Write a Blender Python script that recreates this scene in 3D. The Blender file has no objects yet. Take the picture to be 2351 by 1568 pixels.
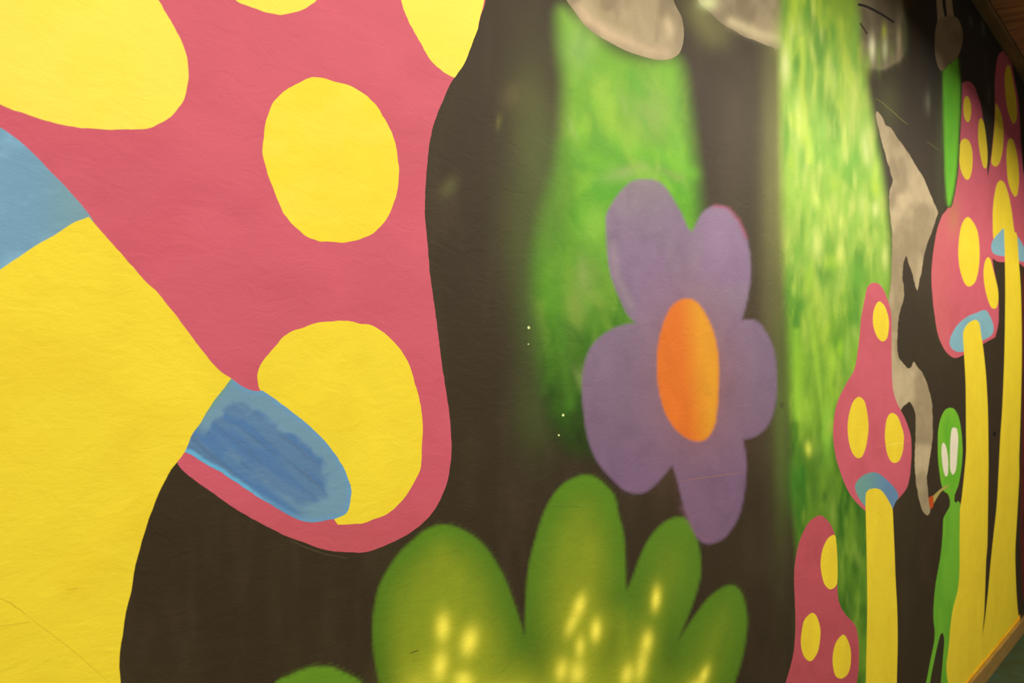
import bpy, bmesh, math, random
import numpy as np
from mathutils import Vector, Matrix
from mathutils.geometry import delaunay_2d_cdt

# ---------------------------------------------------------------- camera, world, lamps
SC = bpy.context.scene
COL = SC.collection
D = 0.726                     # camera to wall
TH = math.radians(34.06)      # view axis against the wall
F = 2391.0                    # focal length in px of a 2351 px wide frame
HC = 1.128                    # eye height
HOR = 876.0
ST, CT = math.sin(TH), math.cos(TH)
WALL_H = 2.50
BASE_H = 0.066

cam_d = bpy.data.cameras.new('camera')
cam = bpy.data.objects.new('camera', cam_d)
COL.objects.link(cam)
cam.location = (0, -D, HC)
dirv = Vector((CT, ST, 0))
cam.rotation_euler = dirv.to_track_quat('-Z', 'Y').to_euler()
cam_d.sensor_width = 36.0
cam_d.lens = F / 2351.0 * 36.0
cam_d.shift_y = (HOR - 784.0) / 2351.0
cam_d.clip_start = 0.02
cam_d.dof.use_dof = True
cam_d.dof.focus_distance = 1.35
cam_d.dof.aperture_fstop = 13.0
SC.camera = cam

SC.view_settings.view_transform = 'Standard'
SC.view_settings.look = 'None'
SC.view_settings.exposure = -0.12
SC.view_settings.gamma = 1.0
SC.view_settings.use_curve_mapping = False

wld = bpy.data.worlds.new('world')
SC.world = wld
wld.use_nodes = True
wld.node_tree.nodes['Background'].inputs[0].default_value = (1.0, 0.93, 0.80, 1)
wld.node_tree.nodes['Background'].inputs[1].default_value = 0.36


def strip_lamp(name, loc, aim_down, length, width, watt, colr=(1.0, 0.93, 0.80)):
    """long shaded strip light hung parallel to the wall, facing it and the floor"""
    l = bpy.data.lights.new(name, 'AREA')
    l.shape = 'RECTANGLE'; l.size = length; l.size_y = width
    l.energy = watt; l.color = colr
    o = bpy.data.objects.new(name, l)
    COL.objects.link(o)
    o.location = loc
    o.rotation_euler = (math.radians(90 - aim_down), 0, 0)
    return o


strip_lamp('ceiling_lamp', (2.15, -1.60, 2.37), 38, 7.4, 0.19, 166, (1.0, 0.92, 0.77))


# ---------------------------------------------------------------- colour helpers
def lin(c):
    c = np.asarray(c, float) / 255.0
    return np.where(c <= 0.04045, c / 12.92, ((c + 0.055) / 1.055) ** 2.4)


def col(r, g, b, k=1.0):
    return np.clip(lin((r, g, b)) * 0.80 / k, 0, 0.9)


def vnoise(x, y, seed=0):
    xi = np.floor(x).astype(np.int64); yi = np.floor(y).astype(np.int64)
    xf = x - xi; yf = y - yi

    def h(a, b):
        n = (a * 374761393 + b * 668265263 + seed * 1442695041) & 0x7fffffff
        n = ((n ^ (n >> 13)) * 1274126177) & 0x7fffffff
        return ((n ^ (n >> 16)) & 0xffff) / 65535.0
    u = xf * xf * (3 - 2 * xf); v = yf * yf * (3 - 2 * yf)
    return (h(xi, yi) * (1 - u) + h(xi + 1, yi) * u) * (1 - v) + (h(xi, yi + 1) * (1 - u) + h(xi + 1, yi + 1) * u) * v


def fbm(x, y, seed=0, octv=3):
    s = 0; a = 0.5; t = 0
    for i in range(octv):
        s = s + a * vnoise(x * 2 ** i, y * 2 ** i, seed + i * 17); t += a; a *= 0.5
    return s / t


def smooth(t):
    t = np.clip(t, 0, 1)
    return t * t * (3 - 2 * t)


def mix(a, b, t):
    t = np.asarray(t)[..., None]
    return a * (1 - t) + b * t


# ---------------------------------------------------------------- outlines
def curve(pts, step=5.0, corners=()):
    """closed smooth outline through pts; indices in corners stay sharp"""
    n = len(pts)
    P = [Vector((p[0], p[1])) for p in pts]
    out = []
    for i in range(n):
        p0, p1, p2, p3 = P[i - 1], P[i], P[(i + 1) % n], P[(i + 2) % n]
        d = (p2 - p1).length
        m1 = (p2 - p0) * 0.5 if i not in corners else (p2 - p1) * 0.5
        m2 = (p3 - p1) * 0.5 if ((i + 1) % n) not in corners else (p2 - p1) * 0.5
        # keep tangents no longer than the chord
        if m1.length > d: m1 = m1 * (d / m1.length)
        if m2.length > d: m2 = m2 * (d / m2.length)
        k = max(1, int(d / step))
        for j in range(k):
            t = j / k
            t2, t3 = t * t, t * t * t
            out.append(p1 * (2 * t3 - 3 * t2 + 1) + m1 * (t3 - 2 * t2 + t) + p2 * (-2 * t3 + 3 * t2) + m2 * (t3 - t2))
    return np.array([(p.x, p.y) for p in out])


def floor_line(x):
    return HOR + (HC - BASE_H) * F * (2792.0 - x) / (D * 2886.0)


def clip_floor(P):
    out = []
    n = len(P)
    for i in range(n):
        a, b = P[i], P[(i + 1) % n]
        da = floor_line(a[0]) - a[1]; db = floor_line(b[0]) - b[1]
        if da >= 0: out.append(a)
        if (da > 0) != (db > 0) and abs(da - db) > 1e-9:
            t = da / (da - db)
            out.append(a + (b - a) * t)
    return np.array(out)


def inside(P, x, y):
    r = np.zeros(x.shape, bool)
    n = len(P)
    for i in range(n):
        x1, y1 = P[i]; x2, y2 = P[(i + 1) % n]
        if y1 == y2: continue
        c = ((y1 > y) != (y2 > y)) & (x < (x2 - x1) * (y - y1) / (y2 - y1) + x1)
        r ^= c
    return r


def sdist(P, x, y, reach):
    """signed distance, positive inside; exact only within reach"""
    lo = P.min(0) - reach; hi = P.max(0) + reach
    m = (x > lo[0]) & (x < hi[0]) & (y > lo[1]) & (y < hi[1])
    out = np.full(x.shape, -1e6)
    xs, ys = x[m], y[m]
    if xs.size == 0: return out
    best = np.full(xs.shape, 1e12)
    n = len(P)
    for i in range(n):
        a = P[i]; b = P[(i + 1) % n]; d = b - a; L = d @ d
        if L < 1e-12: continue
        t = np.clip(((xs - a[0]) * d[0] + (ys - a[1]) * d[1]) / L, 0, 1)
        e = (xs - a[0] - t * d[0]) ** 2 + (ys - a[1] - t * d[1]) ** 2
        np.minimum(best, e, out=best)
    dd = np.sqrt(best)
    out[m] = np.where(inside(P, xs, ys), dd, -dd)
    return out


def wall_xyz(px, py, off):
    """point of the wall's paint skin, off metres proud of the plaster, that the photo shows at (px, py)"""
    u = (px - 1175.5) / F
    v = (py - HOR) / F
    t = (D - off) / (ST - u * CT)
    X = t * (CT + u * ST)
    Z = HC - t * v
    return X, np.full(np.shape(X), -off), Z


def wall_to_px(X, Z):
    # inverse for points of the plaster itself
    xr = X * ST - D * CT
    zr = X * CT + D * ST
    return 1175.5 + F * xr / zr, HOR - F * (Z - HC) / zr


# ---------------------------------------------------------------- composite of the airbrushed layers
ITEMS = []      # ordered list of layers


def blob(cx, cy, rx, ry, ang, c, a):
    ITEMS.append(dict(t='blob', p=(cx, cy, rx, ry, math.radians(ang)), c=c, a=a))


def stroke(pts, w, c, a):
    ITEMS.append(dict(t='stroke', pts=np.array(pts, float), w=w, c=c, a=a))


def layer(name, P, w, fn, hard=False):
    ITEMS.append(dict(t='layer', name=name, P=P, w=w, fn=fn, hard=hard))
    return len(ITEMS) - 1


def apply_blob(C, it, x, y):
    cx, cy, rx, ry, a = it['p']
    r = max(rx, ry) * 2.4
    m = (np.abs(x - cx) < r) & (np.abs(y - cy) < r)
    if not m.any(): return C
    dx, dy = x[m] - cx, y[m] - cy
    u = (dx * math.cos(a) + dy * math.sin(a)) / rx
    v = (-dx * math.sin(a) + dy * math.cos(a)) / ry
    g = it['a'] * np.exp(-(u * u + v * v) * 1.2)
    C = C.copy()
    C[m] = mix(C[m], it['c'], g)
    return C


def apply_stroke(C, it, x, y):
    P = it['pts']; w = it['w']
    best = np.full(x.shape, 1e12)
    for i in range(len(P) - 1):
        a, b = P[i], P[i + 1]; d = b - a; L = d @ d
        t = np.clip(((x - a[0]) * d[0] + (y - a[1]) * d[1]) / L, 0, 1)
        np.minimum(best, (x - a[0] - t * d[0]) ** 2 + (y - a[1] - t * d[1]) ** 2, out=best)
    g = it['a'] * np.exp(-best / (w * w))
    return mix(C, it['c'], g)


def wallcol(x, y):
    c = np.empty(x.shape + (3,)); c[:] = col(55, 44, 28)
    n = fbm(x / 90, y / 260, 3)
    c = mix(c, col(64, 58, 34) + 0 * c, smooth((n - 0.5) * 3) * 0.35)
    n2 = fbm(x / 40, y / 160, 9)
    c = mix(c, col(76, 62, 50) + 0 * c, np.clip((n2 - 0.5) * 3, 0, 1) * 0.28)
    # cooler, darker tone in the upper far part of the wall
    c = mix(c, col(44, 44, 38) + 0 * c, smooth((x - 2080) / 90) * smooth((330 - y) / 200))
    return c


def sample(x, y, own=-1):
    x = np.asarray(x, float); y = np.asarray(y, float)
    C = wallcol(x, y)
    for i, it in enumerate(ITEMS):
        if it['t'] == 'blob':
            C = apply_blob(C, it, x, y)
        elif it['t'] == 'stroke':
            C = apply_stroke(C, it, x, y)
        elif it['hard']:
            if i == own:
                C = it['fn'](x, y)
            elif i < own:
                m = inside(it['P'], x, y)
                if m.any(): C = np.where(m[..., None], it['fn'](x, y), C)
        else:
            w = it['w']
            sd = sdist(it['P'], x, y, w + 1)
            a = smooth((sd + w) / (2 * w))
            if (a > 0).any():
                C = mix(C, it['fn'](x, y), a)
    return C


# ---------------------------------------------------------------- materials
def paint_material(name, rough=0.5, spec=0.5, bump=0.36, var=0.10, attr=True, base=None):
    m = bpy.data.materials.new(name)
    m.use_nodes = True
    nt = m.node_tree; N = nt.nodes; L = nt.links
    b = N['Principled BSDF']
    b.inputs['Roughness'].default_value = rough
    b.inputs['Specular IOR Level'].default_value = spec
    geo = N.new('ShaderNodeNewGeometry')
    mp = N.new('ShaderNodeMapping'); mp.inputs['Scale'].default_value = (140, 140, 420)
    L.new(geo.outputs['Position'], mp.inputs['Vector'])
    n1 = N.new('ShaderNodeTexNoise'); n1.inputs['Scale'].default_value = 1.0
    n1.inputs['Detail'].default_value = 5; n1.inputs['Distortion'].default_value = 1.2
    L.new(mp.outputs[0], n1.inputs['Vector'])
    mp2 = N.new('ShaderNodeMapping'); mp2.inputs['Scale'].default_value = (9, 9, 14)
    L.new(geo.outputs['Position'], mp2.inputs['Vector'])
    n2 = N.new('ShaderNodeTexNoise'); n2.inputs['Scale'].default_value = 1.0
    n2.inputs['Detail'].default_value = 6; n2.inputs['Distortion'].default_value = 0.8
    L.new(mp2.outputs[0], n2.inputs['Vector'])
    mr = N.new('ShaderNodeMapRange')
    mr.inputs[3].default_value = 1 - var; mr.inputs[4].default_value = 1 + var
    mr.inputs[1].default_value = 0.3; mr.inputs[2].default_value = 0.7
    L.new(n2.outputs['Fac'], mr.inputs[0])
    mr2 = N.new('ShaderNodeMapRange')
    mr2.inputs[3].default_value = 1 - var * 0.5; mr2.inputs[4].default_value = 1 + var * 0.5
    mr2.inputs[1].default_value = 0.3; mr2.inputs[2].default_value = 0.7
    L.new(n1.outputs['Fac'], mr2.inputs[0])
    mu = N.new('ShaderNodeMath'); mu.operation = 'MULTIPLY'
    L.new(mr.outputs[0], mu.inputs[0]); L.new(mr2.outputs[0], mu.inputs[1])
    vm = N.new('ShaderNodeVectorMath'); vm.operation = 'SCALE'
    if attr:
        at = N.new('ShaderNodeAttribute'); at.attribute_name = 'paint'
        L.new(at.outputs['Color'], vm.inputs[0])
    else:
        vm.inputs[0].default_value = tuple(base)
    L.new(mu.outputs[0], vm.inputs['Scale'])
    L.new(vm.outputs[0], b.inputs['Base Color'])
    # roller stipple (fine) and trowel waves (coarse)
    bp = N.new('ShaderNodeBump'); bp.inputs['Strength'].default_value = bump
    bp.inputs['Distance'].default_value = 0.0006
    L.new(n1.outputs['Fac'], bp.inputs['Height'])
    mp3 = N.new('ShaderNodeMapping'); mp3.inputs['Scale'].default_value = (22, 22, 48)
    mp3.inputs['Rotation'].default_value = (0, 0.25, 0)
    L.new(geo.outputs['Position'], mp3.inputs['Vector'])
    n3 = N.new('ShaderNodeTexNoise'); n3.inputs['Detail'].default_value = 4; n3.inputs['Scale'].default_value = 1
    n3.inputs['Distortion'].default_value = 1.5
    L.new(mp3.outputs[0], n3.inputs['Vector'])
    bp2 = N.new('ShaderNodeBump'); bp2.inputs['Strength'].default_value = bump * 0.7
    bp2.inputs['Distance'].default_value = 0.0025
    L.new(n3.outputs['Fac'], bp2.inputs['Height'])
    L.new(bp.outputs[0], bp2.inputs['Normal'])
    L.new(bp2.outputs[0], b.inputs['Normal'])
    return m


M_WALL = paint_material('wall_paint', 0.6, 0.12, var=0.06)
M_AIR = paint_material('airbrushed_paint', 0.6, 0.12, var=0.06)
M_GLOSS = paint_material('flat_brushed_paint', 0.60, 0.14, var=0.035)
M_PALE = paint_material('pale_beige_paint', 0.6, 0.12, var=0.10)


# ---------------------------------------------------------------- mesh from an outline
def jag(P, amp, seed=1):
    """hand-cut wobble of the outline"""
    if amp <= 0: return P
    n = len(P)
    Q = P.copy()
    s = np.cumsum(np.r_[0, np.hypot(*(np.diff(P, axis=0).T))])
    d = np.roll(P, -1, 0) - np.roll(P, 1, 0)
    nn = np.c_[-d[:, 1], d[:, 0]] / (np.hypot(d[:, 0], d[:, 1])[:, None] + 1e-9)
    w = fbm(s / 14.0, s * 0 + seed * 7.3, seed, 3) - 0.5
    return Q + nn * (w * 2 * amp)[:, None]


def grown(P, full, w):
    """push the vertices that lie on the outline `full` outward by w px"""
    n = len(P)
    x, y = P[:, 0], P[:, 1]
    d = np.abs(sdist(full, x, y, 4))
    d[d > 1e5] = 99
    tg = np.roll(P, -1, 0) - np.roll(P, 1, 0)
    nn = np.c_[tg[:, 1], -tg[:, 0]] / (np.hypot(*tg.T)[:, None] + 1e-9)
    area = 0.5 * np.sum(x * np.roll(y, -1) - np.roll(x, -1) * y)
    if area < 0: nn = -nn
    Q = P + nn * (w * (d < 1.2))[:, None]
    # drop points that fall back inside the reach of the outline (tight notches)
    dq = sdist(full, Q[:, 0], Q[:, 1], w + 6)
    keep = (d >= 1.2) | (dq < -0.75 * w)
    keep[np.argmax(d >= 1.2) if (d >= 1.2).any() else 0] = True
    return Q[keep]


def patch(name, P, lev, parent=None, colour=None, own=None, grid=14.0, mat=None, loc=None):
    """thin coat of paint with the outline P (photo px), lev coats above the plaster"""
    P = clip_floor(P)
    off = 0.000022 * lev
    seglen = np.hypot(*(P - np.roll(P, 1, 0)).T)
    P = P[seglen > 0.02]
    lo, hi = P.min(0), P.max(0)
    g = grid
    gx, gy = np.meshgrid(np.arange(lo[0] + g / 2, hi[0], g), np.arange(lo[1] + g / 2, hi[1], g))
    gx = gx.ravel().copy(); gy = gy.ravel().copy()
    gx += ((np.arange(gx.size) * 7919) % 13 - 6) * 0.004 * g
    sd = sdist(P, gx, gy, 2)
    k = sd > g * 0.35
    I = np.c_[gx[k], gy[k]]
    V = [Vector(p) for p in P] + [Vector(p) for p in I]
    n = len(P)
    vo, eo, fo, ov, oe, of = delaunay_2d_cdt(V, [], [list(range(n))], 1, 1e-5)
    vo = np.array([(v.x, v.y) for v in vo])
    X, Y, Z = wall_xyz(vo[:, 0], vo[:, 1], off)
    faces = []
    edge = {}
    for f in fo:
        a, b, c = f[0], f[1], f[2]
        A, B, Cc = (X[a], Z[a]), (X[b], Z[b]), (X[c], Z[c])
        # normal towards -Y (the room)
        cr = (B[0] - A[0]) * (Cc[1] - A[1]) - (B[1] - A[1]) * (Cc[0] - A[0])
        if cr < 0: b, c = c, b
        faces.append((a, b, c))
        for e in ((a, b), (b, c), (c, a)):
            edge[e] = edge.get(e, 0) + 1
    bd = [e for e in edge if (e[1], e[0]) not in edge]
    co = np.c_[X, Y, Z]
    nv = len(co)
    rim = sorted({i for e in bd for i in e})
    idx = {v: nv + j for j, v in enumerate(rim)}
    back = co[rim].copy(); back[:, 1] = -0.000002
    co = np.vstack([co, back])
    for a, b in bd:
        faces.append((b, a, idx[a], idx[b]))
    if own is not None:
        C = sample(vo[:, 0], vo[:, 1], own)
    elif callable(colour):
        C = colour(vo[:, 0], vo[:, 1])
    else:
        C = np.tile(np.asarray(colour, float), (nv, 1))
    C = np.vstack([C, C[rim]])
    L = Vector(loc) if loc is not None else (parent.matrix_basis.translation if parent else None)
    root = parent
    base = Vector((0, 0, 0))
    q = parent
    while q is not None:
        base += q.location; q = q.parent
    if parent is None:
        base = Vector((co[:, 0].mean(), 0, co[:, 2].min()))
    co = co - np.array(base)
    me = bpy.data.meshes.new(name)
    me.from_pydata(co.tolist(), [], faces)
    at = me.color_attributes.new('paint', 'FLOAT_COLOR', 'POINT')
    at.data.foreach_set('color', np.c_[np.clip(C, 0, 1), np.ones(len(C))].astype(np.float32).ravel())
    me.materials.append(mat or M_GLOSS)
    me.update()
    o = bpy.data.objects.new(name, me)
    COL.objects.link(o)
    if parent is not None:
        o.parent = parent
    else:
        o.location = base
    return o


def thing(name, label, cat, px, py, group=None):
    o = bpy.data.objects.new(name, None)
    COL.objects.link(o)
    X, Y, Z = wall_xyz(px, min(py, floor_line(px)), 0.0)
    o.location = (float(X), 0, float(Z))
    o.empty_display_size = 0.05
    return tag(o, label, cat, group)


def tag(o, label, cat, group=None):
    o['label'] = label; o['category'] = cat
    if group: o['group'] = group
    return o


# ================================================================= OUTLINES (photo px)
G1_CAP = curve([(1115, 0), (1102, 41), (1098, 61), (1084, 100), (1066, 145), (1044, 177), (1026, 209), (1008, 253), (993, 296), (985, 339),
  (980, 383), (977, 430), (975, 482), (978, 522), (984, 591), (989, 642), (998, 706), (1010, 798), (1020, 873), (1030, 937), (1036, 1004),
  (1035, 1061), (1025, 1112), (1006, 1157), (980, 1192), (945, 1221), (910, 1241), (875, 1256), (845, 1267), (799, 1268), (744, 1262),
  (700, 1246), (655, 1230), (591, 1197), (540, 1168), (489, 1132), (441, 1098), (418, 1079), (408, 1066), (400, 1040), (420, 960),
  (450, 880), (430, 820), (400, 780), (360, 725), (330, 690), (310, 672), (266, 622), (230, 580), (184, 522), (154, 484), (128, 454),
  (97, 423), (64, 388), (26, 352), (0, 332), (-25, 316), (-85, 285), (-215, 250), (-330, 150), (-360, -100), (-300, -500), (-50, -900),
  (350, -1100), (700, -1050), (980, -800), (1100, -400), (1122, -120)], 6, corners=(38, 39))
G1_GILL_L = curve([(215, 506), (179, 461), (153, 431), (122, 400), (89, 365), (51, 329), (25, 309), (0, 293), (-60, 262), (-200, 230),
  (-260, 400), (-200, 700), (-120, 745), (-20, 640), (60, 600), (150, 545)], 6, corners=(0, 9))
G1_GILL_R = curve([(522, 875), (532, 869), (551, 884), (574, 895), (592, 898), (604, 897), (642, 924), (697, 966), (738, 1004), (767, 1039),
  (789, 1074), (802, 1106), (807, 1128), (803, 1157), (795, 1178), (770, 1191), (744, 1195), (719, 1200), (697, 1197), (671, 1187),
  (636, 1167), (591, 1140), (547, 1111), (502, 1081), (477, 1068), (454, 1054), (435, 1041), (415, 1036), (440, 960)], 6, corners=(1, 27))
G1_STEM = curve([(204, 498), (255, 556), (293, 599), (337, 650), (357, 667), (388, 704), (429, 757), (459, 798), (500, 847), (531, 869),
  (518, 886), (486, 928), (461, 969), (441, 998), (424, 1038), (406, 1062), (393, 1078), (378, 1104), (362, 1137), (350, 1170),
  (339, 1199), (327, 1239), (316, 1280), (309, 1306), (301, 1357), (288, 1410), (282, 1456), (276, 1490), (274, 1520), (277, 1568),
  (290, 1800), (330, 2400), (400, 3400), (460, 4400), (-650, 5200), (-620, 3000), (-500, 1600), (-330, 1000), (-200, 780), (-120, 720),
  (-40, 648), (0, 619), (33, 597), (77, 567), (128, 538), (168, 512)], 7, corners=(0, 9, 33, 34))
G1_DOTS = [
 curve([(364, 0), (388, 41), (408, 77), (424, 112), (431, 143), (433, 174), (427, 212), (419, 235), (398, 263), (378, 278), (360, 287), (350, 293),
  (327, 296), (242, 297), (166, 291), (122, 281), (107, 278), (77, 267), (20, 249), (0, 240), (-60, 205), (-110, 130), (-120, 0), (-60, -150),
  (60, -230), (200, -210), (310, -100)], 6),
 curve([(541, 0), (559, 10), (587, 20), (610, 28), (638, 34), (658, 32), (684, 26), (704, 18), (717, 9), (727, 0), (745, -50), (730, -120),
  (640, -160), (550, -130), (515, -60)], 6),
 curve([(921, 0), (931, 33), (947, 66), (967, 102), (980, 125), (993, 143), (1013, 161), (1036, 175), (1044, 178), (1066, 146), (1079, 115), (1084, 101),
  (1098, 61), (1102, 41), (1112, 0), (1118, -60), (1100, -160), (1020, -200), (940, -140), (915, -60)], 6, corners=(8,)),
 curve([(727, 177), (750, 181), (771, 188), (799, 195), (829, 211), (850, 227), (868, 248), (885, 276), (898, 301), (908, 329), (915, 378),
  (916, 408), (912, 438), (903, 471), (893, 494), (878, 515), (857, 535), (839, 545), (811, 554), (786, 557), (755, 555), (730, 553), (699, 539),
  (674, 517), (653, 492), (638, 461), (628, 433), (616, 403), (607, 370), (602, 350), (605, 324), (608, 291), (617, 259), (622, 245), (638, 222),
  (663, 202), (689, 189), (709, 179)], 6),
 curve([(628, 800), (658, 767), (696, 752), (725, 742), (776, 737), (804, 737), (827, 743), (855, 747), (883, 765), (903, 783), (920, 803),
  (939, 835), (952, 877), (964, 921), (969, 953), (971, 991), (969, 1030), (966, 1074), (952, 1106), (932, 1138), (910, 1163), (885, 1183),
  (859, 1192), (830, 1202), (776, 1204), (767, 1192), (720, 1100), (650, 950), (610, 905), (596, 894), (591, 867), (598, 838)], 6, corners=(24, 25)),
]
BUSH_OUT = [(870, 1568), (858, 1500), (855, 1436), (860, 1390), (870, 1347), (888, 1311), (916, 1270), (945, 1242), (973, 1219), (998, 1207),
  (1018, 1204), (1049, 1210), (1085, 1229), (1110, 1250), (1131, 1278), (1156, 1321), (1179, 1380), (1196, 1432), (1204, 1462),
  (1205, 1420), (1207, 1374), (1214, 1298), (1230, 1234), (1249, 1176), (1271, 1135), (1300, 1106), (1341, 1090), (1370, 1097), (1399, 1122),
  (1412, 1141), (1421, 1183), (1431, 1221), (1435, 1266), (1437, 1317), (1438, 1357),
  (1453, 1323), (1469, 1279), (1488, 1240), (1517, 1205), (1546, 1189), (1573, 1189), (1593, 1212), (1603, 1247), (1609, 1288), (1608, 1323),
  (1597, 1368), (1581, 1412), (1555, 1476),
  (1574, 1444), (1600, 1406), (1628, 1371), (1657, 1350), (1680, 1343), (1699, 1355), (1710, 1384), (1716, 1422), (1713, 1460), (1705, 1508),
  (1686, 1568), (1650, 1650), (1560, 1790), (1350, 1880), (1100, 1880), (930, 1780), (885, 1640)]
BUSH = curve(BUSH_OUT, 6, corners=(18, 34, 47))
LEAVES = [
 curve(BUSH_OUT[:19] + [(1195, 1600), (1200, 1885), (1100, 1880), (930, 1780), (885, 1640)], 6, corners=(18, 20)),
 curve(BUSH_OUT[18:35] + [(1425, 1560), (1350, 1880), (1200, 1885), (1195, 1600)], 6, corners=(0, 16, 18, 19)),
 curve(BUSH_OUT[34:48] + [(1520, 1600), (1455, 1845), (1350, 1880), (1425, 1560)], 6, corners=(0, 13, 15, 16)),
 curve(BUSH_OUT[47:61] + [(1455, 1845), (1520, 1600)], 6, corners=(0, 14)),
]
LEAF_S = curve([(633, 1568), (664, 1551), (697, 1536), (728, 1530), (758, 1530), (784, 1541), (809, 1553), (830, 1568), (850, 1640), (830, 1760),
  (740, 1850), (630, 1800), (600, 1680)], 6)
FC = (1580, 850)
PET = [
 [(1461, 743), (1440, 722), (1423, 686), (1406, 645), (1396, 598), (1392, 543), (1391, 497), (1403, 470), (1423, 441), (1447, 418), (1474, 411),
  (1508, 415), (1529, 431), (1549, 462), (1566, 492), (1578, 520), (1588, 534)],
 [(1588, 534), (1597, 516), (1610, 492), (1627, 477), (1648, 472), (1672, 479), (1695, 506), (1712, 540), (1721, 577), (1724, 618), (1721, 659),
  (1712, 703), (1702, 735)],
 [(1702, 735), (1729, 734), (1746, 744), (1767, 778), (1779, 812), (1783, 856), (1784, 892), (1777, 943), (1760, 981), (1733, 1003), (1706, 1009)],
 [(1706, 1009), (1713, 1049), (1714, 1079), (1709, 1130), (1699, 1178), (1682, 1212), (1658, 1239), (1627, 1249), (1604, 1239), (1587, 1205),
  (1570, 1164), (1559, 1120), (1549, 1085), (1543, 1068)],
 [(1543, 1068), (1529, 1086), (1508, 1110), (1484, 1129), (1464, 1133), (1440, 1129), (1420, 1115), (1389, 1083), (1365, 1049), (1348, 1001),
  (1340, 950), (1336, 892), (1339, 848), (1352, 805), (1374, 777), (1406, 755), (1440, 744), (1461, 743)],
]
FLOWER_OUT = []
fcorn = []
for p_ in PET:
    fcorn.append(len(FLOWER_OUT)); FLOWER_OUT += p_[:-1]
FLOWER = curve(FLOWER_OUT, 5, corners=tuple(fcorn))
PETALS = [curve(p_ + [FC], 5, corners=(0, len(p_) - 1, len(p_))) for p_ in PET]
CENTRE = curve([(1578, 685), (1600, 693), (1624, 727), (1641, 771), (1650, 822), (1651, 873), (1648, 933), (1641, 977), (1624, 1006), (1604, 1014),
  (1576, 1006), (1549, 984), (1525, 943), (1512, 892), (1508, 841), (1511, 790), (1521, 747), (1539, 707), (1558, 690)], 5)
GLOW_A = curve([(1287, 22), (1330, 48), (1400, 110), (1480, 140), (1555, 140), (1576, 230), (1590, 340), (1602, 450), (1606, 560), (1600, 800),
  (1500, 1000), (1400, 1052), (1290, 1030), (1245, 900), (1236, 750), (1228, 620), (1248, 480), (1284, 350), (1296, 200), (1284, 80)], 10)
BAND_B = curve([(1795, -500), (1965, -500), (1967, -60), (1972, 60), (1984, 160), (2000, 250), (2015, 340), (2027, 410), (2037, 500), (2044, 570),
  (2045, 700), (2020, 900), (2003, 1150), (2000, 1300), (2005, 1568), (2005, 1750), (1838, 1750), (1838, 1400), (1830, 1250), (1818, 1050),
  (1808, 800), (1800, 600), (1795, 300), (1793, 120), (1793, -60)], 10)
OVAL_1 = curve([(1301, 0), (1319, 26), (1342, 56), (1365, 77), (1393, 93), (1434, 115), (1472, 128), (1498, 135), (1521, 138), (1544, 133),
  (1561, 120), (1569, 94), (1570, 69), (1564, 38), (1546, 0), (1530, -60), (1450, -150), (1340, -120), (1290, -40)], 5)
OVAL_2 = curve([(1602, 0), (1628, 26), (1653, 51), (1684, 69), (1712, 86), (1730, 91), (1765, 106), (1801, 113), (1830, 100), (1850, 0),
  (1830, -80), (1700, -120), (1600, -60)], 5)
OVAL_3 = curve([(1955, -60), (2060, -60), (2072, 0), (2080, 60), (2080, 110), (2068, 138), (2048, 150), (2030, 160), (2000, 158), (1978, 150)], 5)
OVAL_4 = curve([(2153, 48), (2166, 40), (2180, 36), (2197, 41), (2206, 57), (2211, 82), (2208, 105), (2199, 130), (2180, 147), (2163, 163),
  (2154, 153), (2147, 124), (2147, 77)], 4)
STRAP = [curve([(2147, -120), (2161, -120), (2163, 0), (2169, 40), (2153, 52), (2150, 0)], 4, corners=(0, 1, 3, 4)),
         curve([(2168, -120), (2184, -120), (2186, 0), (2190, 38), (2175, 40), (2171, 0)], 4, corners=(0, 1, 3, 4))]
STRIPE = curve([(2166, 163), (2185, 142), (2198, 131), (2203, 172), (2205, 191), (2204, 249), (2201, 307), (2197, 384), (2189, 441), (2181, 474),
  (2176, 472), (2171, 422), (2168, 346), (2166, 250)], 5, corners=(2,))
RAGGED = curve([(2013, 256), (2027, 271), (2034, 288), (2044, 292), (2057, 311), (2069, 327), (2076, 338), (2088, 355), (2097, 371), (2109, 390),
  (2122, 413), (2132, 437), (2145, 466), (2153, 485), (2149, 503), (2139, 534), (2130, 557), (2122, 586), (2116, 619), (2111, 645), (2106, 668),
  (2101, 653), (2093, 622), (2087, 609), (2084, 596), (2081, 587), (2075, 598), (2072, 634), (2075, 663), (2075, 682), (2069, 707), (2063, 730),
  (2061, 758), (2060, 798), (2063, 819), (2072, 832), (2084, 846), (2092, 842), (2098, 830), (2105, 842), (2116, 855), (2126, 876), (2134, 899),
  (2139, 922), (2141, 960), (2141, 1008), (2138, 1029), (2134, 1057), (2131, 1077), (2128, 1099), (2130, 1124), (2134, 1153), (2135, 1176),
  (2130, 1183), (2120, 1176), (2113, 1157), (2107, 1130), (2103, 1105), (2100, 1057), (2102, 1000), (2101, 951), (2095, 932), (2088, 922),
  (2080, 928), (2074, 932), (2067, 941), (2050, 900), (2040, 800), (2040, 700), (2046, 640), (2048, 560), (2048, 537), (2042, 480), (2042, 441),
  (2049, 415), (2044, 393), (2034, 361), (2027, 336), (2019, 304), (2012, 273)], 3)
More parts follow.
